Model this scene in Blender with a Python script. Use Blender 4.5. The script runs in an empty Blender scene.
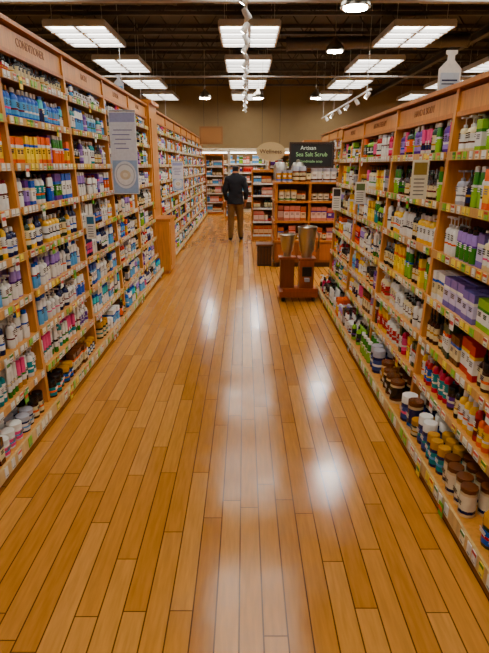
import bpy, math, random
from mathutils import Vector
random.seed(7)
scene=bpy.context.scene

def lin(c):
    c=c/255.0
    return c/12.92 if c<=0.04045 else ((c+0.055)/1.055)**2.4
def C(r,g,b,sat=1.2,ct=1.16):
    v=[lin(r),lin(g),lin(b)]; L=.2126*v[0]+.7152*v[1]+.0722*v[2]
    v=[min(1,max(0.001,L+(k-L)*sat))**ct for k in v]
    return (v[0],v[1],v[2],1.0)

# ------------------------------------------------------------ materials
def base_mat(name):
    m=bpy.data.materials.new(name); m.use_nodes=True
    nt=m.node_tree; b=nt.nodes['Principled BSDF']
    return m,nt,b
def simple(name,col,rough=.5,metal=0.0,emit=None,es=0):
    m,nt,b=base_mat(name)
    n=nt.nodes.new('ShaderNodeTexNoise'); n.inputs['Scale'].default_value=9
    tc=nt.nodes.new('ShaderNodeTexCoord'); nt.links.new(tc.outputs['Object'],n.inputs['Vector'])
    mx=nt.nodes.new('ShaderNodeMix'); mx.data_type='RGBA'
    mx.inputs[6].default_value=tuple(c*.88 for c in col[:3])+(1,)
    mx.inputs[7].default_value=tuple(min(1,c*1.1) for c in col[:3])+(1,)
    nt.links.new(n.outputs['Fac'],mx.inputs[0]); nt.links.new(mx.outputs[2],b.inputs['Base Color'])
    b.inputs['Roughness'].default_value=rough; b.inputs['Metallic'].default_value=metal
    if emit:
        b.inputs['Emission Color'].default_value=emit; b.inputs['Emission Strength'].default_value=es
    return m
def attr_mat(name,rough=.4,grain=False,metal=0,emis=0):
    m,nt,b=base_mat(name)
    a=nt.nodes.new('ShaderNodeAttribute'); a.attribute_name='Col'
    tc=nt.nodes.new('ShaderNodeTexCoord')
    mp=nt.nodes.new('ShaderNodeMapping'); nt.links.new(tc.outputs['Object'],mp.inputs['Vector'])
    n=nt.nodes.new('ShaderNodeTexNoise'); nt.links.new(mp.outputs['Vector'],n.inputs['Vector'])
    if grain:
        mp.inputs['Scale'].default_value=(14,14,1.6); n.inputs['Scale'].default_value=3; n.inputs['Detail'].default_value=6
        lo,hi=.78,1.15
    else:
        n.inputs['Scale'].default_value=40; lo,hi=.93,1.05
    mr=nt.nodes.new('ShaderNodeMapRange'); mr.inputs[1].default_value=.3; mr.inputs[2].default_value=.7
    mr.inputs[3].default_value=lo; mr.inputs[4].default_value=hi
    nt.links.new(n.outputs['Fac'],mr.inputs[0])
    vm=nt.nodes.new('ShaderNodeVectorMath'); vm.operation='SCALE'
    nt.links.new(a.outputs['Color'],vm.inputs[0]); nt.links.new(mr.outputs[0],vm.inputs['Scale'])
    nt.links.new(vm.outputs[0],b.inputs['Base Color'])
    b.inputs['Roughness'].default_value=rough; b.inputs['Metallic'].default_value=metal
    return m
M_wood=attr_mat('maple_shelving',.38,True)
M_prod=attr_mat('product_plastic',.25)
M_cloth=attr_mat('cloth',.9)
M_gen=attr_mat('painted_parts',.45)
M_metal=simple('brushed_steel',C(190,185,175),.28,1.0)
M_duct=simple('galvanised_duct',C(105,105,108),.45,.6)
M_dark=simple('dark_ceiling_steel',C(84,84,86),.6)
M_emit=simple('fluorescent_tube_panel',C(250,250,250),.5,0,(1,.965,.89,1),10.5)
M_emit2=simple('spot_lamp_face',C(250,250,250),.5,0,(1,.93,.82,1),90)
M_emit3=simple('dome_lamp_face',C(250,250,250),.5,0,(1,.95,.87,1),190)
M_case=simple('case_lamp',C(250,250,250),.5,0,(1,.98,.93,1),8)

# ------------------------------------------------------------ mesh builder
class MB:
    def __init__(s,xf=None,flip=False):
        s.v=[];s.f=[];s.c=[];s.m=[];s.xf=xf;s.flip=flip;s.mi=0
    def add(s,vs,fs,cols):
        o=len(s.v)
        s.v.extend(s.xf(*p) for p in vs) if s.xf else s.v.extend(vs)
        for i,f in enumerate(fs):
            f=tuple(o+k for k in f)
            if s.flip: f=f[::-1]
            s.f.append(f); s.c.append(cols[i] if isinstance(cols,list) else cols); s.m.append(s.mi)
    def box(s,x0,x1,y0,y1,z0,z1,c,front=None):
        vs=[(x0,y0,z0),(x1,y0,z0),(x1,y1,z0),(x0,y1,z0),(x0,y0,z1),(x1,y0,z1),(x1,y1,z1),(x0,y1,z1)]
        fs=[(0,3,2,1),(4,5,6,7),(0,1,5,4),(1,2,6,5),(2,3,7,6),(3,0,4,7)]
        s.add(vs,fs,c)
    def prism(s,poly,x0,x1,c):
        n=len(poly)
        vs=[(x0,p[0],p[1]) for p in poly]+[(x1,p[0],p[1]) for p in poly]
        fs=[tuple(range(n-1,-1,-1)),tuple(range(n,2*n))]+[(i,(i+1)%n,n+(i+1)%n,n+i) for i in range(n)]
        s.add(vs,fs,c)
    def lathe(s,x,y,z,prof,n=10,sx=1,sy=1,ph=0):
        vs=[];fs=[];cs=[]
        for (r,h,c) in prof:
            for i in range(n):
                t=2*math.pi*(i+.5)/n+ph
                vs.append((x+r*sx*math.cos(t),y+r*sy*math.sin(t),z+h))
        for k in range(len(prof)-1):
            c=prof[k+1][2]
            for i in range(n):
                j=(i+1)%n
                fs.append((k*n+i,k*n+j,(k+1)*n+j,(k+1)*n+i)); cs.append(c)
        fs.append(tuple(range(n-1,-1,-1))); cs.append(prof[0][2])
        L=len(prof)-1
        fs.append(tuple(L*n+i for i in range(n))); cs.append(prof[-1][2])
        s.add(vs,fs,cs)
    def tube(s,pts,rad,n,c):
        vs=[];fs=[]
        P=[Vector(p) for p in pts]
        if not isinstance(rad,(list,tuple)): rad=[rad]*len(P)
        for i,p in enumerate(P):
            d=(P[min(i+1,len(P)-1)]-P[max(i-1,0)]).normalized()
            up=Vector((0,0,1)) if abs(d.z)<.9 else Vector((1,0,0))
            a=d.cross(up).normalized(); b=d.cross(a).normalized()
            for k in range(n):
                t=2*math.pi*(k+.5)/n
                q=p+(a*math.cos(t)+b*math.sin(t))*rad[i]
                vs.append(tuple(q))
        for i in range(len(P)-1):
            for k in range(n):
                j=(k+1)%n
                fs.append((i*n+k,(i+1)*n+k,(i+1)*n+j,i*n+j))
        fs.append(tuple(range(n))); fs.append(tuple((len(P)-1)*n+k for k in range(n-1,-1,-1)))
        s.add(vs,fs,c)
    def ell(s,x,y,z,rx,ry,rz,c,n=12,m=8):
        prof=[]
        for i in range(m+1):
            t=-math.pi/2+math.pi*i/m
            prof.append((max(math.cos(t),.02),rz*math.sin(t),c))
        s.lathe(x,y,z,prof,n,rx,ry)
    def build(s,name,mats,smooth=True,parent=None,ang=40):
        me=bpy.data.meshes.new(name); me.from_pydata(s.v,[],s.f)
        if not isinstance(mats,list): mats=[mats]
        for m in mats: me.materials.append(m)
        me.polygons.foreach_set('material_index',s.m)
        at=me.attributes.new('Col','FLOAT_COLOR','CORNER')
        flat=[]
        for f,c in zip(s.f,s.c):
            flat.extend(c*len(f))
        at.data.foreach_set('color',flat)
        if smooth:
            me.polygons.foreach_set('use_smooth',[True]*len(s.f))
            me.set_sharp_from_angle(angle=math.radians(ang))
        me.update()
        ob=bpy.data.objects.new(name,me); scene.collection.objects.link(ob)
        if parent: ob.parent=parent
        return ob
def text(s,loc,rot,size,mat,parent=None,name='lettering'):
    cu=bpy.data.curves.new(name,'FONT'); cu.body=s; cu.size=size; cu.extrude=.001; cu.align_x='CENTER'; cu.align_y='CENTER'
    cu.materials.append(mat)
    o=bpy.data.objects.new(name,cu); scene.collection.objects.link(o); o.location=loc
    o.rotation_euler=[math.radians(a) for a in rot]
    if parent: o.parent=parent
    return o

# ------------------------------------------------------------ camera
F=520.0; PITCH=17.25; H=1.65
cd=bpy.data.cameras.new('camera'); cam=bpy.data.objects.new('camera',cd); scene.collection.objects.link(cam)
cd.sensor_fit='VERTICAL'; cd.sensor_height=24; cd.lens=24*F/653
cam.location=(0,0,H); cam.rotation_euler=(math.radians(90-PITCH),0,0)
cd.clip_start=.05; cd.clip_end=100
scene.camera=cam

# ------------------------------------------------------------ room
X0,X1,Y0,Y1,ZC=-9,9,-4,24.5,5.3
def room_mat(name,c1,c2,sc=3,rough=.8):
    m,nt,b=base_mat(name)
    tc=nt.nodes.new('ShaderNodeTexCoord'); n=nt.nodes.new('ShaderNodeTexNoise'); n.inputs['Scale'].default_value=sc
    n.inputs['Detail'].default_value=5
    nt.links.new(tc.outputs['Object'],n.inputs['Vector'])
    cr=nt.nodes.new('ShaderNodeValToRGB'); cr.color_ramp.elements[0].color=c1; cr.color_ramp.elements[1].color=c2
    nt.links.new(n.outputs['Fac'],cr.inputs[0]); nt.links.new(cr.outputs[0],b.inputs['Base Color'])
    b.inputs['Roughness'].default_value=rough
    return m
FL=[C(180,122,58,1.12,1.05),C(194,135,68,1.12,1.05),C(206,149,82,1.12,1.05)]
def floor_mat():
    m,nt,b=base_mat('honey_plank_floor'); N=nt.nodes; L=nt.links
    def math_(op,a,bv=None,c=None):
        n=N.new('ShaderNodeMath'); n.operation=op
        for i,v in enumerate((a,bv,c)):
            if v is None: continue
            if isinstance(v,(int,float)): n.inputs[i].default_value=v
            else: L.new(v,n.inputs[i])
        return n.outputs[0]
    tc=N.new('ShaderNodeTexCoord'); sp=N.new('ShaderNodeSeparateXYZ'); L.new(tc.outputs['Object'],sp.inputs[0])
    rx=math_('DIVIDE',math_('ADD',sp.outputs['X'],.02),.09); row=math_('FLOOR',rx); fx=math_('FRACT',rx)
    w1=N.new('ShaderNodeTexWhiteNoise'); w1.noise_dimensions='1D'; L.new(row,w1.inputs['W'])
    ry=math_('ADD',math_('DIVIDE',sp.outputs['Y'],.95),math_('MULTIPLY',w1.outputs['Value'],9.7))
    col=math_('FLOOR',ry); fy=math_('FRACT',ry)
    cb=N.new('ShaderNodeCombineXYZ'); L.new(row,cb.inputs[0]); L.new(col,cb.inputs[1])
    w2=N.new('ShaderNodeTexWhiteNoise'); w2.noise_dimensions='2D'; L.new(cb.outputs[0],w2.inputs['Vector'])
    cr=N.new('ShaderNodeValToRGB'); e=cr.color_ramp.elements
    e[0].position=0; e[0].color=FL[0]; e[1].position=1; e[1].color=FL[2]
    q=e.new(.5); q.color=FL[1]
    L.new(w2.outputs['Value'],cr.inputs[0])
    cg=N.new('ShaderNodeCombineXYZ'); L.new(math_('MULTIPLY',sp.outputs['X'],60),cg.inputs[0])
    L.new(math_('MULTIPLY',sp.outputs['Y'],6),cg.inputs[1]); L.new(math_('MULTIPLY',w2.outputs['Value'],40),cg.inputs[2])
    ng=N.new('ShaderNodeTexNoise'); ng.inputs['Scale'].default_value=1; ng.inputs['Detail'].default_value=5; L.new(cg.outputs[0],ng.inputs['Vector'])
    mr=N.new('ShaderNodeMapRange'); mr.inputs[1].default_value=.3; mr.inputs[2].default_value=.7; mr.inputs[3].default_value=.84; mr.inputs[4].default_value=1.1
    L.new(ng.outputs['Fac'],mr.inputs[0])
    vs=N.new('ShaderNodeVectorMath'); vs.operation='SCALE'; L.new(cr.outputs[0],vs.inputs[0]); L.new(mr.outputs[0],vs.inputs['Scale'])
    ex=math_('LESS_THAN',math_('MINIMUM',fx,math_('SUBTRACT',1,fx)),.032)
    ey=math_('LESS_THAN',fy,.005)
    seam=math_('MAXIMUM',ex,ey)
    mx=N.new('ShaderNodeMix'); mx.data_type='RGBA'; L.new(math_('MULTIPLY',seam,.85),mx.inputs[0]); L.new(vs.outputs[0],mx.inputs[6]); mx.inputs[7].default_value=C(66,36,12)
    L.new(mx.outputs[2],b.inputs['Base Color'])
    n2=N.new('ShaderNodeTexNoise'); n2.inputs['Scale'].default_value=5; L.new(tc.outputs['Object'],n2.inputs['Vector'])
    m2=N.new('ShaderNodeMapRange'); m2.inputs[1].default_value=.3; m2.inputs[2].default_value=.7; m2.inputs[3].default_value=.12; m2.inputs[4].default_value=.22; L.new(n2.outputs['Fac'],m2.inputs[0])
    L.new(m2.outputs[0],b.inputs['Roughness'])
    b.inputs['IOR'].default_value=1.38
    bp=N.new('ShaderNodeBump'); bp.inputs['Strength'].default_value=.35; bp.inputs['Distance'].default_value=.003
    hh=math_('ADD',math_('MULTIPLY',seam,-1),math_('ADD',math_('MULTIPLY',n2.outputs['Fac'],1.5),math_('MULTIPLY',w2.outputs['Value'],.4)))
    L.new(hh,bp.inputs['Height']); L.new(bp.outputs[0],b.inputs['Normal'])
    return m
def slab(name,x0,x1,y0,y1,z0,z1,mat):
    mb=MB(); mb.box(x0,x1,y0,y1,z0,z1,(1,1,1,1)); return mb.build(name,mat,False)
slab('floor',X0,X1,Y0,Y1,-.1,0,floor_mat())
MW=room_mat('tan_wall_paint',C(146,128,98),C(156,138,106))
slab('wall_back',X0,X1,Y1,Y1+.1,0,ZC,MW)
slab('wall_front',X0,X1,Y0-.1,Y0,0,ZC,MW)
slab('wall_left',X0-.1,X0,Y0,Y1,0,ZC,MW)
slab('wall_right',X1,X1+.1,Y0,Y1,0,ZC,MW)
slab('ceiling',X0,X1,Y0,Y1,ZC,ZC+.1,room_mat('dark_deck',C(78,76,76),C(94,92,90)))
y=-3.0
XA,XB=X0+.05,X1-.05
while y<24:
    mb=MB(); c=(1,1,1,1)
    mb.box(XA,XB,y-.05,y+.05,ZC-.1,ZC-.01,c); mb.box(XA,XB,y-.05,y+.05,ZC-.62,ZC-.55,c)
    x=XA
    while x<XB-.8:
        mb.tube([(x,y,ZC-.58),(x+.4,y,ZC-.05)],.018,4,c); mb.tube([(x+.4,y,ZC-.05),(x+.8,y,ZC-.58)],.018,4,c); x+=.8
    mb.build('ceiling_truss',M_dark,False); y+=1.72
for x in (-5.3,5.5):
    mb=MB(); a,b_=Y0+.1,Y1-.1
    mb.box(x-.07,x+.07,a,b_,ZC-.83,ZC-.8,(1,1,1,1)); mb.box(x-.015,x+.015,a,b_,ZC-.8,ZC-.66,(1,1,1,1)); mb.box(x-.07,x+.07,a,b_,ZC-.66,ZC-.63,(1,1,1,1))
    mb.build('steel_girder',M_dark,False)
def duct(pts,r,name='ventilation_duct'):
    mb=MB(); mb.tube(pts,r,20,(1,1,1,1))
    a,b_=Vector(pts[0]),Vector(pts[1]); n=int((b_-a).length/.6)
    for i in range(n+1):
        p=a.lerp(b_,i/n*.99); q=p+(b_-a).normalized()*.05; mb.tube([tuple(p),tuple(q)],r+.02,20,(1,1,1,1))
    mb.build(name,M_duct)
duct([(1.0,13.9,4.42),(5.2,13.5,4.42)],.14)
duct([(-5.0,10.3,4.45),(-1.2,10.3,4.45)],.13)
for yy,z in ((8.9,4.0),(15.9,4.0)):
    mb=MB(); mb.tube([(-8.9,yy,z),(8.9,yy,z)],.025,8,C(170,168,165)); mb.build('sprinkler_pipe',M_gen)

# ------------------------------------------------------------ ceiling lights
LZ=4.25
def troffer(x,y):
    mb=MB(); w,l=.6,.95; wh=C(205,205,205)
    mb.mi=0
    mb.box(x-w,x+w,y-l,y+l,LZ+.09,LZ+.13,wh)
    for a in (-1,1):
        mb.box(x+a*w-.02,x+a*w+.02,y-l,y+l,LZ,LZ+.1,wh); mb.box(x-w,x+w,y+a*l-.02,y+a*l+.02,LZ,LZ+.1,wh)
    mb.box(x-.03,x+.03,y-l,y+l,LZ,LZ+.08,wh)
    for k in range(1,4):
        yy=y-l+k*2*l/4; mb.box(x-w,x+w,yy-.04,yy+.04,LZ-.02,LZ+.08,wh)
    for a in (-.5,.5):
        for b_ in (-.7,.7): mb.tube([(x+a,y+b_,LZ+.12),(x+a,y+b_,ZC-.02)],.006,4,wh)
    mb.mi=1
    mb.box(x-w+.03,x+w-.03,y-l+.03,y+l-.03,LZ+.05,LZ+.07,wh)
    mb.build('fluorescent_ceiling_light',[M_gen,M_emit],False)
for yi in range(-1,8):
    for xi in range(-2,3):
        troffer(.1+xi*3.45,5.55+(yi-1)*3.42+.05)
def track(x,y0,y1,z,step,lit):
    mb=MB(); wh=C(215,215,212)
    mb.box(x-.02,x+.02,y0,y1,z,z+.035,wh)
    yy=y0+.4
    while yy<y1: mb.tube([(x,yy,z+.03),(x,yy,ZC-.02)],.006,4,wh); yy+=2.4
    yy=y0+.3; i=0
    while yy<y1-.1:
        sd=1 if i%2 else -1
        p=Vector((x,yy,z-.07)); d=Vector((sd*.55,.15,-.8)).normalized()
        mb.tube([(x,yy,z),(x,yy,z-.07)],.012,6,wh)
        mb.tube([tuple(p-d*.07),tuple(p-d*.03),tuple(p+d*.09)],[.03,.045,.05],10,wh)
        if lit and i%2==0:
            mb.mi=1; mb.tube([tuple(p+d*.091),tuple(p+d*.093)],.035,10,wh); mb.mi=0
        yy+=step; i+=1
    mb.build('track_lighting',[M_gen,M_emit2])
track(.02,4.2,22,3.75,.75,True)
track(2.9,13,21,3.3,1.3,True)
track(-2.9,13,21,3.3,1.3,True)
def dome(x,y,z,r=.2):
    mb=MB(); g=C(200,198,192)
    mb.lathe(x,y,z,[(r,0,g),(r*1.02,.01,g),(r*.97,.07,g),(r*.7,.15,g),(r*.35,.21,g),(r*.2,.28,g),(.01,.3,g)],20)
    mb.tube([(x,y,z+.28),(x,y,ZC-.02)],.008,6,C(60,60,60))
    mb.mi=1; mb.lathe(x,y,z-.012,[(r*.8,0,g),(r*.8,.008,g)],20)
    mb.build('dome_pendant_lamp',[M_metal,M_emit3])
dome(1.5,8.0,3.68,.2)
dome(2.0,12.8,4.05,.2)
for x in (-1.3,.45,2.35): dome(x,18.6,3.75,.2)

# ------------------------------------------------------------ products
W_=C(228,226,220); CR=C(222,208,170); BL=C(40,90,175); LB=C(110,170,215); NV=C(22,32,80); BK=C(20,18,20)
OR=C(226,112,20); YE=C(236,196,30); GR=C(66,132,40); DG=C(20,62,38); LG=C(150,190,80); RD=C(180,24,24); MR=C(110,18,34)
PK=C(222,96,145); PU=C(96,54,140); LP=C(160,136,196); BR=C(104,60,28); AM=C(64,28,10); GO=C(186,140,50); TE=C(40,140,145); GY=C(130,130,130); SV=C(175,175,182)
def product(mb,k,x,y,z,w,h,c,n=10,ink=None):
    b,l,a,cp=c; r=w/2*.95
    if ink:
        yy=y-.0012
        for q,(hh,ww) in enumerate(((.56,.62),(.5,.5),(.44,.56))):
            z0=z+h*hh*.92; vs=[(x-r*ww,yy,z0),(x+r*ww,yy,z0),(x+r*ww,yy,z0+.006),(x-r*ww,yy,z0+.006)]
            mb.add(vs,[(0,1,2,3)],ink)
    if k=='box':
        hd=.04
        mb.box(x-r,x+r,y,y+hd*1.5,z,z+h*.2,b); mb.box(x-r,x+r,y,y+hd*1.5,z+h*.2,z+h*.62,l)
        mb.box(x-r,x+r,y,y+hd*1.5,z+h*.62,z+h*.72,a); mb.box(x-r,x+r,y,y+hd*1.5,z+h*.72,z+h,b); return
    P={
    'bot':[(.92,0,b),(1,.03,b),(1,.16,b),(1,.3,l),(1,.36,a),(1,.62,l),(1,.7,b),(.85,.77,b),(.38,.83,b),(.38,.85,b),(.46,.85,cp),(.44,1,cp),(.02,1,cp)],
    'drop':[(.95,0,b),(1,.03,b),(1,.12,b),(1,.28,l),(1,.34,a),(1,.5,l),(1,.56,b),(.4,.68,b),(.4,.7,cp),(.36,.84,cp),(.2,.86,cp),(.2,.97,cp),(.05,1,cp)],
    'jar':[(.95,0,b),(1,.04,b),(1,.12,b),(1,.3,l),(1,.4,a),(1,.58,l),(1,.66,b),(.9,.7,b),(1.02,.71,cp),(1.02,.97,cp),(.95,1,cp),(.02,1,cp)],
    'tube':[(.85,0,cp),(.88,.02,cp),(.85,.2,cp),(.95,.21,b),(.97,.4,l),(.95,.48,a),(.9,.8,b),(.88,.99,b),(.02,1,b)],
    'cyl':[(1,0,b),(1,.1,b),(1,.22,a),(1,.75,l),(1,.85,b),(1.03,.86,cp),(1.03,1,cp),(.02,1,cp)],
    'disc':[(.9,0,b),(1,.04,b),(1.02,.3,l),(.98,.5,l),(.95,.56,a),(.88,.82,b),(.7,.86,b),(.7,.87,cp),(.7,.98,cp),(.02,1,cp)],
    'pump':[(.92,0,b),(1,.03,b),(1,.14,b),(1,.27,l),(1,.32,a),(1,.52,l),(1,.6,b),(.8,.66,b),(.35,.69,b),(.42,.7,cp),(.42,.77,cp),(.14,.78,cp),(.14,.92,cp),(.3,.93,cp),(.3,.98,cp),(.02,.985,cp)],
    }
    kk={'oval':'disc','pill':'jar','spray':'pump'}.get(k,k)
    prof=[(p[0]*r,p[1]*h,p[2]) for p in P[kk]]
    dd=.62 if k in('oval','tube') else 1
    mb.lathe(x,y+r*dd,z,prof,n,1,dd)
    if kk=='pump': mb.box(x-r*.18,x+r*.18,y,y+r,z+h*.93,z+h*.985,cp)
CAT={
'amber':('drop',.05,.17,AM,CR,GO,BK),'blueb':('bot',.052,.2,C(30,100,190),LB,W_,W_),'navy':('bot',.055,.19,NV,W_,BL,NV),
'orangebox':('box',.06,.16,OR,YE,W_,OR),'yellowbox':('box',.055,.17,YE,C(250,225,90),OR,YE),'purplebox':('box',.06,.14,PU,LP,W_,PU),
'whitemar':('oval',.065,.18,W_,W_,MR,MR),'whiteblk':('bot',.055,.19,W_,W_,BK,BK),'whiteblue':('oval',.07,.2,W_,LB,BL,BL),
'whitegreen':('tube',.05,.18,W_,W_,GR,GR),'yellow':('bot',.055,.18,YE,W_,OR,W_),'green':('oval',.065,.2,GR,LG,W_,W_),'dkgreen':('bot',.06,.19,DG,CR,GO,BK),
'white':('pump',.062,.21,W_,W_,SV,W_),'creampump':('pump',.062,.2,CR,W_,BR,W_),'purple':('bot',.055,.19,PU,LP,W_,W_),'lilac':('oval',.065,.19,LP,W_,PU,W_),
'pink':('tube',.05,.17,PK,W_,RD,W_),'red':('bot',.05,.18,RD,W_,YE,W_),'black':('bot',.055,.2,BK,CR,GO,BK),'blackp':('pump',.06,.21,BK,W_,SV,BK),
'jarw':('jar',.08,.09,W_,W_,LB,W_),'jarg':('jar',.085,.1,DG,CR,GO,GO),'jarb':('jar',.085,.1,NV,W_,LB,GO),'jara':('jar',.08,.11,AM,CR,OR,BK),
'teal':('bot',.055,.18,TE,W_,TE,W_),'tin':('cyl',.09,.13,C(214,196,160),C(226,214,190),BR,BR),'silver':('pump',.06,.19,SV,W_,GY,SV),
'greenbox':('box',.07,.15,LG,W_,GR,LG),'whitebox':('box',.065,.15,W_,LB,BL,W_),'pinkbox':('box',.06,.15,PK,W_,PU,PK),'brownbox':('box',.065,.14,BR,CR,OR,BR),
'navytub':('jar',.1,.16,NV,C(60,80,140),W_,W_),'magenta':('bot',.045,.2,C(190,20,80),PK,W_,BK),'orangeb':('bot',.05,.2,OR,YE,W_,BK),
'lavbox':('box',.08,.12,C(120,108,170),C(200,195,220),W_,LP),'magazine':('box',.04,.2,C(60,80,60),W_,RD,BK),
'clear':('bot',.06,.2,C(170,190,190),LB,GR,W_),'aqua':('oval',.07,.2,C(90,190,200),W_,TE,BL),'limeb':('bot',.05,.18,LG,DG,W_,BK),
'redbox':('box',.06,.16,RD,W_,YE,RD),'bluebox':('box',.065,.16,BL,W_,LB,BL),'blkbox':('box',.05,.15,BK,SV,PU,BK),
}
WOOD=C(206,150,86); WOOD2=C(188,128,66); BACK=C(160,128,86)
WEIGHT_L=['white','whiteblue','whiteblk','whitemar','whitegreen','jarw','whitebox','creampump','lilac','teal','blueb','navy','purple','amber','green','yellow','aqua','whiteblue','silver','pink','jara','white','whitebox','bluebox','tin','black','dkgreen','red','clear','blkbox','limeb','orangebox']
WEIGHT_R=['amber','black','dkgreen','jara','jarg','green','greenbox','pink','magenta','purple','yellow','orangeb','whiteblk','creampump','white','lilac','tin','brownbox','red','teal','whitemar','jarb','whitegreen','jarw','white','yellowbox','limeb','blackp','clear','orangebox','blkbox']
ACC=[RD,BL,GR,PU,OR,TE,MR,BK,GO,PK,NV,W_,CR]
def fill(mb,z,clear,y0,y1,dfront,names,near,rr,depth):
    a=y0+.015; i=0
    while True:
        nm=names[i%len(names)]; i+=1
        k,w,h,b,l,ac,cp=CAT[nm]
        if rr.random()<.35: ac=rr.choice(ACC)
        if rr.random()<.15: l=rr.choice(ACC)
        if rr.random()<.2: cp=rr.choice([W_,BK,GO,SV,cp])
        hh=h*rr.uniform(.78,1.2)
        if clear>hh*1.4 and k!='box': hh*=1.24
        if clear>hh*1.4 and k=='box': hh*=1.24
        if hh>clear-.025: hh=clear-.025
        cnt=rr.randint(1,4)
        w2=w*rr.uniform(.82,1.2)
        inkc=rr.choice([BK,NV,BR,GY,DG]) if sum(l[:3])>1 else W_
        for q in range(cnt):
            if a+w2>y1-.01: return
            off=rr.uniform(.0,.02)
            for dpt in range(depth):
                if dpt==0 and rr.random()<.05: continue
                product(mb,k,a+w2/2,dfront+.022+off+dpt*(w2+.01 if k!='box' else .07),z,w2,hh,(b,l,ac,cp),10 if near else 8,inkc if near and dpt==0 else None)
            if (k=='jar' or (k=='box' and nm!='magazine')) and clear>2*hh+.03 and rr.random()<.7:
                product(mb,k,a+w2/2,dfront+.022+off,z+hh,w2,hh,(b,l,ac,cp),10 if near else 8)
            a+=w2+.002
        a+=rr.uniform(.001,.008)

def bay(s,y0,y1,top,bot,lip,Ht,hdr,shelves,rows,near,rr,back=.42,weights=None):
    xf=(lambda a,d,z:(-d,a,z)) if s<0 else (lambda a,d,z:(d,a,z))
    mb=MB(xf,s>0)
    db=top+back
    fr=lambda z: top+(bot-top)*(1-z/Ht)
    for yy in (y0,y1-.02):
        mb.prism([(fr(.1),.1),(top,Ht),(db,Ht),(db,.1)],yy,yy+.02,WOOD)
    mb.box(y0+.02,y1-.02,db-.02,db,.1,Ht-.01,BACK)
    mb.box(y0+.02,y1-.02,top+.012,top+.035,hdr,Ht-.02,WOOD)
    mb.box(y0,y1,top-.02,db,Ht,Ht+.025,WOOD2)
    mb.box(y0+.02,y1-.02,top-.002,top+.03,hdr-.02,hdr+.005,WOOD2)
    mb.box(y0,y1,lip,db,.055,.1,WOOD); mb.box(y0,y1,lip+.06,db,0,.055,WOOD2)
    mb.box(y0,y1,lip-.012,lip,.05,.125,C(210,182,134))
    def tags(z,d,h):
        a=y0+.03
        while a<y1-.07:
            if rr.random()<.9:
                c=rr.choice([W_,W_,W_,C(240,236,215),C(240,220,110),C(150,200,90)])
                tw=rr.uniform(.034,.048)
                mb.box(a,a+tw,d-.004,d,z-h/2+.001,z+h/2-.001,c)
                if rr.random()<.4: mb.box(a,a+tw,d-.0055,d-.004,z+h/2-.016,z+h/2-.003,rr.choice([C(210,90,30),RD,GR]))
                mb.box(a+.006,a+tw-.008,d-.0055,d-.004,z-h/2+.008,z-h/2+.013,GY)
            a+=rr.uniform(.05,.085)
        for _ in range(rr.choice([0,1,1,2])):
            a=rr.uniform(y0+.06,y1-.1); mb.box(a,a+.05,d-.012,d-.009,z-.06,z+.01,rr.choice([W_,W_,C(110,180,60),C(240,215,70)]))
            mb.box(a+.005,a+.045,d-.014,d-.012,z-.03,z-.01,rr.choice([RD,GR,C(210,80,40)]))
    tags(.088,lip-.012,.06)
    for z in shelves:
        d=fr(z)-.012
        mb.box(y0+.021,y1-.021,d+.008,db-.02,z-.018,z,WOOD)
        mb.box(y0+.021,y1-.021,d-.004,d+.008,z-.034,z+.012,C(200,158,104))
        tags(z-.011,d-.004,.042)
    u=mb.build('wooden_shelving_unit',M_wood,False)
    pm=MB(xf,s>0)
    zs=sorted(shelves,reverse=True)+[.1]
    for i,z in enumerate(zs):
        clear=(hdr if i==0 else zs[i-1]-.034)-z
        names=rows[i] if rows and i<len(rows) and rows[i] else rr.sample(weights,8)
        d=(fr(z)-.012) if z>.1 else lip
        fill(pm,z+.001,clear,y0+.02,y1-.02,d,names,near,rr,2 if near else 1)
        if z<=.1: fill(pm,z+.001,clear,y0+.02,y1-.02,d+.15,names,near,rr,1)
    pm.build('toiletry_bottles',M_prod)
    return u

SL=[2.17,1.92,1.65,1.39,1.12,.86,.6,.34]
SR=[1.71,1.43,1.15,.87,.6,.34]
M_ink=simple('brown_ink',C(136,94,56),.6)
L1=[['amber','amber','black'],['blueb','blueb','blueb','aqua'],['orangebox','yellowbox','orangebox','purplebox','green'],['whitemar','purplebox','bluebox','whiteblk','whitemar'],
 ['yellow','dkgreen','yellow','navy','green'],['whiteblue','white','lilac','whiteblk','navy'],['whiteblue','white','navy','white'],['whitegreen','pink','whitegreen','white','teal'],['jara','jarg','brownbox','jarw','jarb']]
L2=[['white','whiteblue','silver'],['teal','whiteblue','purple','clear'],['amber','purple','white','teal'],['purplebox','lilac','whitebox','whitemar','jarw'],['white','whitegreen','yellow','amber'],
 ['whiteblue','navy','white'],['amber','bluebox','whiteblue','white'],['aqua','whitebox','whitegreen'],['jarg','jarw','whitebox','jara']]
ly=[0.87,2.07,3.27,4.47,5.67,6.87]
for i in range(6):
    y0=ly[i]; rows=L1 if i in(1,2) else L2 if i==3 else None
    u=bay(-1,y0,y0+1.2,1.42,1.34,1.28,2.46,2.31,SL,rows,True,random.Random(50+i),weights=WEIGHT_L)
    text(['BODY CARE','SHAMPOO','CONDITIONER','BATH','LOTION','FACIAL'][i],(-1.431,y0+.6,2.385),(90,0,90),.07,M_ink,u)
xfL=lambda a,d,z:(-d,a,z)
mb=MB(xfL)
mb.box(8.09,8.75,1.38,1.84,.0,2.5,WOOD); mb.box(8.08,8.77,1.34,1.86,2.5,2.55,WOOD2)
mb.box(8.09,8.75,1.16,1.38,.06,.82,WOOD); mb.box(8.08,8.77,1.14,1.38,.82,.86,WOOD2); mb.box(8.1,8.72,1.2,1.38,0,.06,WOOD2)
mb.box(8.15,8.67,1.15,1.16,.14,.76,C(198,144,86)); mb.box(8.15,8.67,1.365,1.38,1.0,2.3,C(198,144,86))
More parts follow.
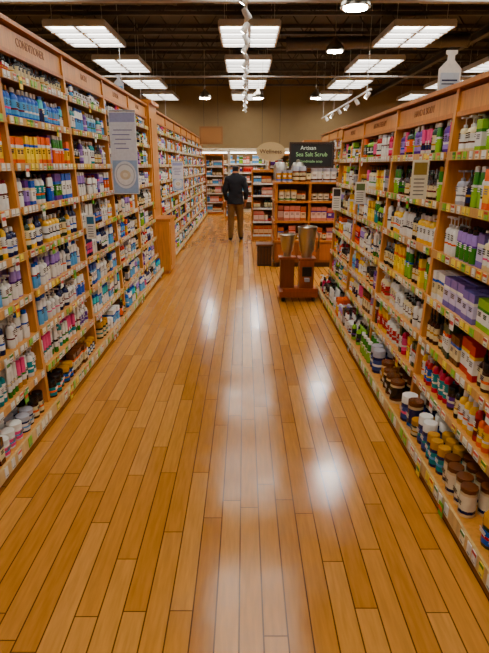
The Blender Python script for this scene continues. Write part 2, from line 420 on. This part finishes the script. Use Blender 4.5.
mb.build('wooden_pilaster_cabinet',M_wood,False)
for i in range(8):
    y0=8.8+i*1.2
    bay(-1,y0,y0+1.2,1.42,1.34,1.28,2.46,2.31,SL,None,False,random.Random(80+i),weights=WEIGHT_L)
R1=[['tin','brownbox','green','greenbox','creampump'],['amber','silver','orangebox','whiteblk','green'],['lavbox','creampump','lavbox','lilac','white'],['lavbox','whitebox','greenbox','lavbox'],
 ['magazine','magazine','jara','amber','redbox','brownbox'],['magenta','orangeb','red','yellow','black','jara'],['tin','jarb','navytub','jarg','tin','navytub']]
R2=[['pink','purple','green','dkgreen'],['amber','green','black','amber'],['white','yellow','black','whiteblk'],['green','yellowbox','black','amber'],['whiteblk','black','creampump','white'],['magazine','white','yellowbox','magenta'],['tin','tin','navytub','green','tin']]
ry=[-.42,.78,1.98,3.18,4.38,5.58]
for i in range(1,6):
    y0=ry[i]; rows=R1 if i in(1,2) else R2 if i==3 else None
    u=bay(1,y0,y0+1.2,1.2,1.10,.97,2.06,1.93,SR,rows,True,random.Random(150+i),weights=WEIGHT_R)
    text(['','SOAP','BATH & BODY','HAND & BODY','AROMATHERAPY','MASSAGE'][i],(1.211,y0+.6,1.99),(90,0,-90),.06,M_ink,u)
for i in range(3):
    bay(1,10.4+i*1.2,11.6+i*1.2,1.95,1.87,1.8,2.35,2.2,[2.0,1.75,1.45,1.15,.87,.6,.34],None,False,random.Random(300+i),weights=WEIGHT_R)

# ------------------------------------------------------------ signs / posters
def board(name,mb): return mb.build(name,M_gen,False)
def poster(xc0,xc1,y,z0,z1,name='advertising_poster'):
    mb=MB(); w=xc1-xc0; h=z1-z0
    mb.box(xc0,xc1,y,y+.008,z0,z1,C(235,236,240))
    mb.box(xc0+.008,xc1-.008,y-.001,y,z0+h*.88,z1-.008,C(176,182,216)); mb.box(xc0+.008,xc1-.008,y-.001,y,z0+h*.42,z0+h*.88,C(228,230,238))
    mb.box(xc0+.008,xc1-.008,y-.001,y,z0+.008,z0+h*.42,C(168,190,218))
    for k,(a,b_) in enumerate(((.15,.85),(.1,.75),(.2,.8),(.15,.6),(.2,.7))):
        z=z0+h*(.78-.055*k); mb.box(xc0+w*a,xc0+w*b_,y-.002,y-.001,z,z+.009,C(130,132,176))
    cx,cz=xc0+w*.5,z0+h*.24
    for rx,rz,c,e in ((.42,.17,C(228,232,238),.003),(.36,.14,C(190,196,206),.004),(.33,.125,C(236,238,240),.005),(.2,.06,C(215,206,184),.006),(.1,.03,C(232,228,215),.007)):
        n=28; vs=[(cx+rx*w*math.cos(2*math.pi*i/n),y-e,cz+rz*h*math.sin(2*math.pi*i/n)) for i in range(n)]
        mb.add(vs,[tuple(range(n))],c)
    mb.tube([(xc0+.01,y+.004,z1+.01),(xc1,y+.004,z1+.01)],.008,6,SV)
    return board(name,mb)
poster(-1.37,-1.1,5.62,1.36,2.16)
poster(-1.32,-1.12,9.9,1.2,1.7)
def cut(mb,x,y,z,s,c):
    pts=[(-.09,0),(.09,0),(.1,.03),(.1,.22),(.05,.27),(.03,.29),(.03,.33),(.05,.34),(.05,.37),(-.05,.37),(-.05,.34),(-.03,.33),(-.03,.29),(-.05,.27),(-.1,.22),(-.1,.03)]
    n=len(pts); vs=[(x+p[0]*s,y,z+p[1]*s) for p in pts]+[(x+p[0]*s,y+.01,z+p[1]*s) for p in pts]
    mb.add(vs,[tuple(range(n)),tuple(range(2*n-1,n-1,-1))]+[(i,n+i,n+(i+1)%n,(i+1)%n) for i in range(n)],c)
mb=MB(); cut(mb,1.33,3.7,2.086,.72,W_); mb.box(1.27,1.39,3.697,3.7,2.12,2.22,C(190,200,210)); mb.box(1.28,1.38,3.695,3.697,2.17,2.18,NV); mb.box(1.28,1.36,3.695,3.697,2.15,2.157,NV)
board('bottle_shaped_sign',mb)
mb=MB(); cut(mb,-1.55,7.0,2.486,.6,C(205,212,222)); mb.box(-1.6,-1.5,6.997,7.0,2.52,2.58,LB); board('bottle_shaped_sign',mb)
def flag(x0,x1,y,z0,z1,c1,c2,name='shelf_info_card'):
    mb=MB(); mb.box(x0,x1,y,y+.004,z0,z1,c1); mb.box(x0+.01,x1-.01,y-.001,y,z0+(z1-z0)*.62,z1-.015,c2)
    for k in range(5): mb.box(x0+.015,x1-.02,y-.001,y,z0+(z1-z0)*(.1+.1*k),z0+(z1-z0)*(.1+.1*k)+.006,C(90,90,90))
    board(name,mb)
flag(1.02,1.12,3.3,1.45,1.68,C(225,220,200),C(150,130,70))
flag(1.03,1.13,5.0,1.3,1.5,C(235,232,225),C(110,130,90))
flag(1.02,1.12,6.2,1.15,1.4,C(235,232,225),C(70,60,60))
flag(-1.34,-1.26,4.45,1.05,1.25,C(235,232,225),C(60,120,150))

# ------------------------------------------------------------ kiosk
DW=C(140,86,44)
def kiosk():
    mb=MB(); x0,x1,y0,y1=.5,1.62,8.7,9.6
    mb.box(x0+.04,x1-.04,y0+.04,y1-.04,0,.08,C(70,40,20))
    mb.box(x0,x1,y0,y1,.08,.42,DW)
    for k in range(3): mb.box(x0+.04+k*.36,x0+.34+k*.36,y0-.01,y0,.12,.38,C(170,108,58))
    for z in (.42,.74,1.06,1.36): mb.box(x0-.02,x1+.02,y0-.02,y1,z,z+.03,WOOD2)
    for x in (x0,x1-.04,(x0+x1)/2-.015):
        mb.box(x,x+.04,y0+.01,y1,.45,1.36,WOOD2)
    mb.box(x0,x1,y0+.42,y0+.45,.45,1.36,C(120,76,44))
    return mb.build('wooden_display_kiosk',M_wood,False)
kiosk()
pm=MB()
PKB=C(196,130,112)
CAT['pk1']=('box',.1,.2,PKB,C(226,196,182),C(190,80,70),PKB); CAT['pk2']=('box',.1,.2,C(176,104,60),C(220,186,150),RD,BR)
CAT['can']=('cyl',.09,.17,SV,C(220,214,205),BR,SV); CAT['jarbig']=('jar',.1,.2,C(120,70,40),CR,BR,SV)
rr=random.Random(4)
for seg in ((.54,1.04),(1.08,1.58)):
    fill(pm,.451,.28,seg[0],seg[1],8.7,['pk2','brownbox','pk1','tin'],True,rr,2)
    fill(pm,.771,.28,seg[0],seg[1],8.7,['pk1','pk1','pk2','pk1'],True,rr,2)
    fill(pm,1.091,.26,seg[0],seg[1],8.7,['tin','brownbox','pk1','pk2'],True,rr,2)
fill(pm,1.391,.3,.5,1.6,8.72,['can','jarbig','brownbox','can','jara','amber'],True,rr,2)
pm.build('packaged_goods',M_prod)
mb=MB()
for x in (.6,.9):
    g=C(200,200,200)
    mb.lathe(x,9.15,1.391,[(.1,0,g),(.11,.02,g),(.11,.24,g),(.08,.3,g),(.03,.31,g),(.03,.34,g),(.005,.35,g)],18)
mb.build('steel_canisters',M_metal)
mb=MB(); mb.box(.79,1.5,9.3,9.33,1.63,1.99,C(22,24,24))
for a in ((.76,1.52,1.6,1.63),(.76,1.52,1.99,2.02)): mb.box(a[0],a[1],9.285,9.335,a[2],a[3],C(60,40,26))
for x in (.76,1.49): mb.box(x,x+.03,9.285,9.335,1.63,1.99,C(60,40,26))
for x in (.85,1.42): mb.box(x,x+.03,9.3,9.33,1.39,1.6,C(60,40,26))
cb=mb.build('chalkboard_sign',M_gen,False)
M_chalk=simple('chalk',C(215,225,215),.9); M_chalk2=simple('chalk_green',C(170,205,160),.9)
text('Artisan',(1.08,9.295,1.925),(90,0,0),.09,M_chalk,cb); text('Sea Salt Scrub',(1.14,9.295,1.82),(90,0,0),.095,M_chalk2,cb); text('handmade soap',(1.14,9.295,1.71),(90,0,0),.06,M_chalk2,cb)

# ------------------------------------------------------------ grinder cart
mb=MB()
RW=C(150,84,46)
cx,cy=.68,6.55
mb.box(cx-.24,cx+.24,cy-.2,cy+.2,.06,.13,RW); mb.box(cx-.2,cx+.24,cy-.2,cy-.17,.13,.17,C(160,84,44))
for a in (-.19,.19):
    for b_ in (-.15,.15): mb.lathe(cx+a,cy+b_,0,[(.02,0,BK),(.025,.02,BK),(.025,.06,BK)],8)
mb.box(cx+.02,cx+.2,cy-.05,cy+.15,.13,.5,C(168,98,54))
mb.box(cx+.0,cx+.22,cy-.09,cy+.17,.5,.53,RW)
mb.box(cx-.22,cx-.04,cy+.04,cy+.18,.13,.5,C(130,76,42)); mb.box(cx-.24,cx-.02,cy+.02,cy+.2,.5,.53,RW)
mb.box(cx+.05,cx+.17,cy-.065,cy-.05,.3,.42,BK); mb.box(cx+.08,cx+.14,cy-.12,cy-.05,.24,.28,SV)
mb.mi=1
g=C(200,200,200)
mb.lathe(cx+.11,cy+.04,.53,[(.07,0,g),(.07,.05,g),(.09,.08,g),(.12,.36,g),(.125,.38,g),(.115,.39,g),(.105,.36,g),(.05,.12,g),(.01,.12,g)],24)
mb.lathe(cx-.13,cy+.11,.53,[(.05,0,g),(.05,.05,g),(.07,.07,g),(.1,.26,g),(.105,.28,g),(.095,.285,g),(.06,.12,g),(.01,.12,g)],24)
mb.tube([(cx+.22,cy+.04,.6),(cx+.26,cy+.04,.66),(cx+.26,cy+.04,.8),(cx+.23,cy+.04,.85)],.01,8,g)
mb.build('grinder_cart',[M_wood,M_metal])
mb=MB(); c=C(60,40,30)
mb.box(.22,.46,8.8,9.1,.0,.34,c); mb.box(.2,.48,8.78,9.12,.34,.37,C(110,70,44))
for k in range(4): mb.box(.235+k*.055,.27+k*.055,8.79,8.8,.03,.31,C(90,60,40))
mb.build('wooden_crate',M_wood,False)
def rack(x0,x1,y0,y1,h,zs,name,names,seed,col=WOOD2,lit=False,top=None):
    mb=MB()
    mb.box(x0,x0+.03,y0,y1,0,h,col); mb.box(x1-.03,x1,y0,y1,0,h,col); mb.box(x0+.03,x1-.03,y1-.03,y1,0,h,BACK)
    mb.box(x0+.03,x1-.03,y0,y1-.03,0,.1,col)
    for z in zs: mb.box(x0+.03,x1-.03,y0,y1-.03,z-.02,z,col); mb.box(x0+.03,x1-.03,y0-.01,y0,z-.03,z+.012,C(225,222,215))
    mb.box(x0-.005,x1+.005,y0-.03,y1,h,h+.05 if not top else h+top,col)
    if lit:
        mb.mi=1; mb.box(x0+.05,x1-.05,y0+.04,y0+.1,h-.05,h-.01,W_)
    mb.build(name,[M_wood,M_case],False)
    pm=MB(); rr=random.Random(seed); z2=sorted(zs)
    for i,z in enumerate(z2):
        nx=z2[i+1]-.03 if i+1<len(z2) else h-.06
        fill(pm,z+.001,nx-z,x0+.03,x1-.03,y0,rr.sample(names,min(5,len(names))),False,rr,1)
    pm.build('packaged_goods',M_prod)
rack(.16,.72,12.0,12.5,1.5,[.12,.42,.72,1.0,1.26],'wooden_display_rack',['brownbox','tin','jara','whitebox','pk2','dkgreen','pk1'],5)
rack(-1.34,-.72,18.5,18.95,1.95,[.12,.42,.72,1.0,1.3,1.6],'wooden_display_rack',['brownbox','tin','blueb','whitebox','lilac','dkgreen','pk1','white'],15)
for i in range(7):
    x=-4.6+i*1.35
    rack(x,x+1.33,19.5,20.2,2.1,[.4,.75,1.08,1.38,1.68],'refrigerated_display_case',['white','jarw','whitebox','whiteblue','green','pk1','yellow','tin','red'],20+i,C(190,180,160),True,.12)
rack(.7,1.5,15.5,16.1,1.9,[.3,.65,1.0,1.3,1.6],'wooden_display_rack',['green','dkgreen','greenbox','jarg','whitebox','red'],61,WOOD2)
rack(1.75,2.6,16.2,16.8,2.3,[.3,.65,1.0,1.3,1.6,1.95],'wooden_display_rack',['orangebox','yellowbox','greenbox','tin','whitebox','red'],62,WOOD2)
rack(-.62,-.1,17.0,17.5,.95,[.12,.4,.68],'wooden_display_rack',['tin','pk1','greenbox','whitebox','yellow'],63,WOOD2)
def sign(x,y,z,w,h,c,txt,oval=False,name='hanging_wooden_sign',tc=C(250,240,210)):
    mb=MB()
    if oval:
        n=28; vs=[(x+w/2*math.cos(2*math.pi*i/n),y,z+h/2*math.sin(2*math.pi*i/n)) for i in range(n)]
        vs+= [(v[0],y+.03,v[2]) for v in vs]
        mb.add(vs,[tuple(range(n)),tuple(range(2*n-1,n-1,-1))]+[(i,(i+1)%n,n+(i+1)%n,n+i) for i in range(n)],c)
    else:
        mb.box(x-w/2,x+w/2,y,y+.03,z-h/2,z+h/2,c)
        mb.box(x-w/2+.05,x+w/2-.05,y-.004,y,z-h/2+.05,z+h/2-.05,tuple(min(1,k*1.25) for k in c[:3])+(1,))
    for a in (-.3,.3): mb.tube([(x+a*w,y+.015,z+h/2*.75),(x+a*w,y+.015,ZC-.02)],.006,4,C(60,60,60))
    o=mb.build(name,M_gen,False)
    if txt: text(txt,(x,y-.008,z),(90,0,0),h*.33,simple('sign_letter',tc,.6),o)
sign(.72,15.0,2.0,.8,.5,C(188,168,130),'Wellness',True,tc=C(90,50,30))
sign(-1.0,16.6,2.5,.7,.5,C(150,112,72),'')

# ------------------------------------------------------------ person (facing away)
def person(px,py):
    J=[(0,0,.93),(0,0,1.08),(0,-.01,1.26),(0,0,1.39),(0,.01,1.47),(0,.02,1.53),(0,.035,1.6),(0,.03,1.655),
       (-.17,0,1.37),(-.235,-.03,1.12),(-.215,.14,.95),(-.2,.19,.9),
       (.17,0,1.37),(.24,-.03,1.12),(.23,.08,.92),(.225,.12,.86),
       (-.09,0,.86),(-.105,.04,.48),(-.115,-.03,.1),(-.125,.1,.045),
       (.09,0,.86),(.1,.10,.49),(.11,.14,.1),(.13,.28,.045)]
    Rr=[(.165,.13),(.165,.125),(.18,.13),(.15,.11),(.07,.07),(.065,.065),(.078,.095),(.07,.085),
       (.085,.085),(.065,.065),(.045,.045),(.03,.042),(.085,.085),(.065,.065),(.045,.045),(.03,.042),
       (.105,.11),(.078,.08),(.055,.06),(.045,.035),(.105,.11),(.078,.08),(.055,.06),(.045,.035)]
    E=[(0,1),(1,2),(2,3),(3,4),(4,5),(5,6),(6,7),(3,8),(8,9),(9,10),(10,11),(3,12),(12,13),(13,14),(14,15),
       (0,16),(16,17),(17,18),(18,19),(0,20),(20,21),(21,22),(22,23)]
    me=bpy.data.meshes.new('body'); me.from_pydata([Vector(j) for j in J],E,[])
    ob=bpy.data.objects.new('tmp',me); scene.collection.objects.link(ob)
    sk=ob.modifiers.new('s','SKIN'); sk.use_smooth_shade=True
    for i,v in enumerate(me.skin_vertices[0].data): v.radius=Rr[i]; v.use_root=(i==0)
    sb=ob.modifiers.new('u','SUBSURF'); sb.levels=2; sb.render_levels=2
    dg=bpy.context.evaluated_depsgraph_get(); ev=ob.evaluated_get(dg)
    m2=bpy.data.meshes.new_from_object(ev); bpy.data.objects.remove(ob)
    jac=C(30,32,40); pan=C(128,98,60); shoe=C(24,20,18); skin=C(196,142,112); hair=C(34,24,20)
    mb=MB()
    vs=[tuple(v.co) for v in m2.vertices]
    fs=[tuple(p.vertices) for p in m2.polygons]; cs=[]
    for p in m2.polygons:
        c=p.center
        if c.z>1.49: cs.append(hair if (c.z>1.655 or (c.y<.03 and c.z>1.54)) else skin)
        elif (c.x>.19 and c.z<.93) or (c.x<-.15 and c.z<.95 and c.y>.14): cs.append(skin)
        elif c.z>.86: cs.append(jac)
        elif c.z>.095: cs.append(pan)
        else: cs.append(shoe)
    mb.add(vs,fs,cs)
    mb.lathe(0,.005,1.455,[(.085,0,jac),(.08,.035,jac),(.07,.05,jac),(.06,.045,jac)],16)
    mb.lathe(0,0,.84,[(.165,.0,jac),(.185,.005,jac),(.18,.06,jac),(.168,.12,jac)],20,1.05,.8)
    for s in (-1,1):
        mb.ell(s*.082,.035,1.6,.012,.022,.032,skin,8,6)
        mb.ell(s*.03,.112,1.61,.013,.012,.008,W_,8,6); mb.ell(s*.03,.122,1.61,.006,.005,.006,BK,8,6)
    mb.tube([(0,.12,1.615),(0,.142,1.58),(0,.118,1.572)],[.008,.014,.008],8,skin)
    mb.ell(0,.112,1.55,.025,.01,.007,C(160,90,80),8,6)
    for s,b_ in ((-1,Vector((-.198,.2,.885))),(1,Vector((.225,.13,.85)))):
        for k in range(4):
            p=b_+Vector((-s*.004,-.03+k*.019,-.01)); L=[.065,.08,.085,.07][3-k]
            mb.tube([tuple(p),tuple(p+Vector((0,.01,-L*.5))),tuple(p+Vector((-s*.015,.012,-L)))],[.0095,.009,.007],6,skin)
        p=b_+Vector((-s*.01,.035,.02)); mb.tube([tuple(p),tuple(p+Vector((-s*.012,.03,-.02))),tuple(p+Vector((-s*.016,.035,-.05)))],[.012,.01,.008],6,skin)
    mb.v=[(v[0]+px,v[1]+py,v[2]) for v in mb.v]
    zmin=min(v[2] for v in mb.v); mb.v=[(v[0],v[1],v[2]-zmin) for v in mb.v]
    mb.build('walking_man',M_cloth,ang=60)
person(-.2,11.9)

w=bpy.data.worlds.new('world'); scene.world=w; w.use_nodes=True
w.node_tree.nodes['Background'].inputs[0].default_value=(.5,.45,.4,1); w.node_tree.nodes['Background'].inputs[1].default_value=.2
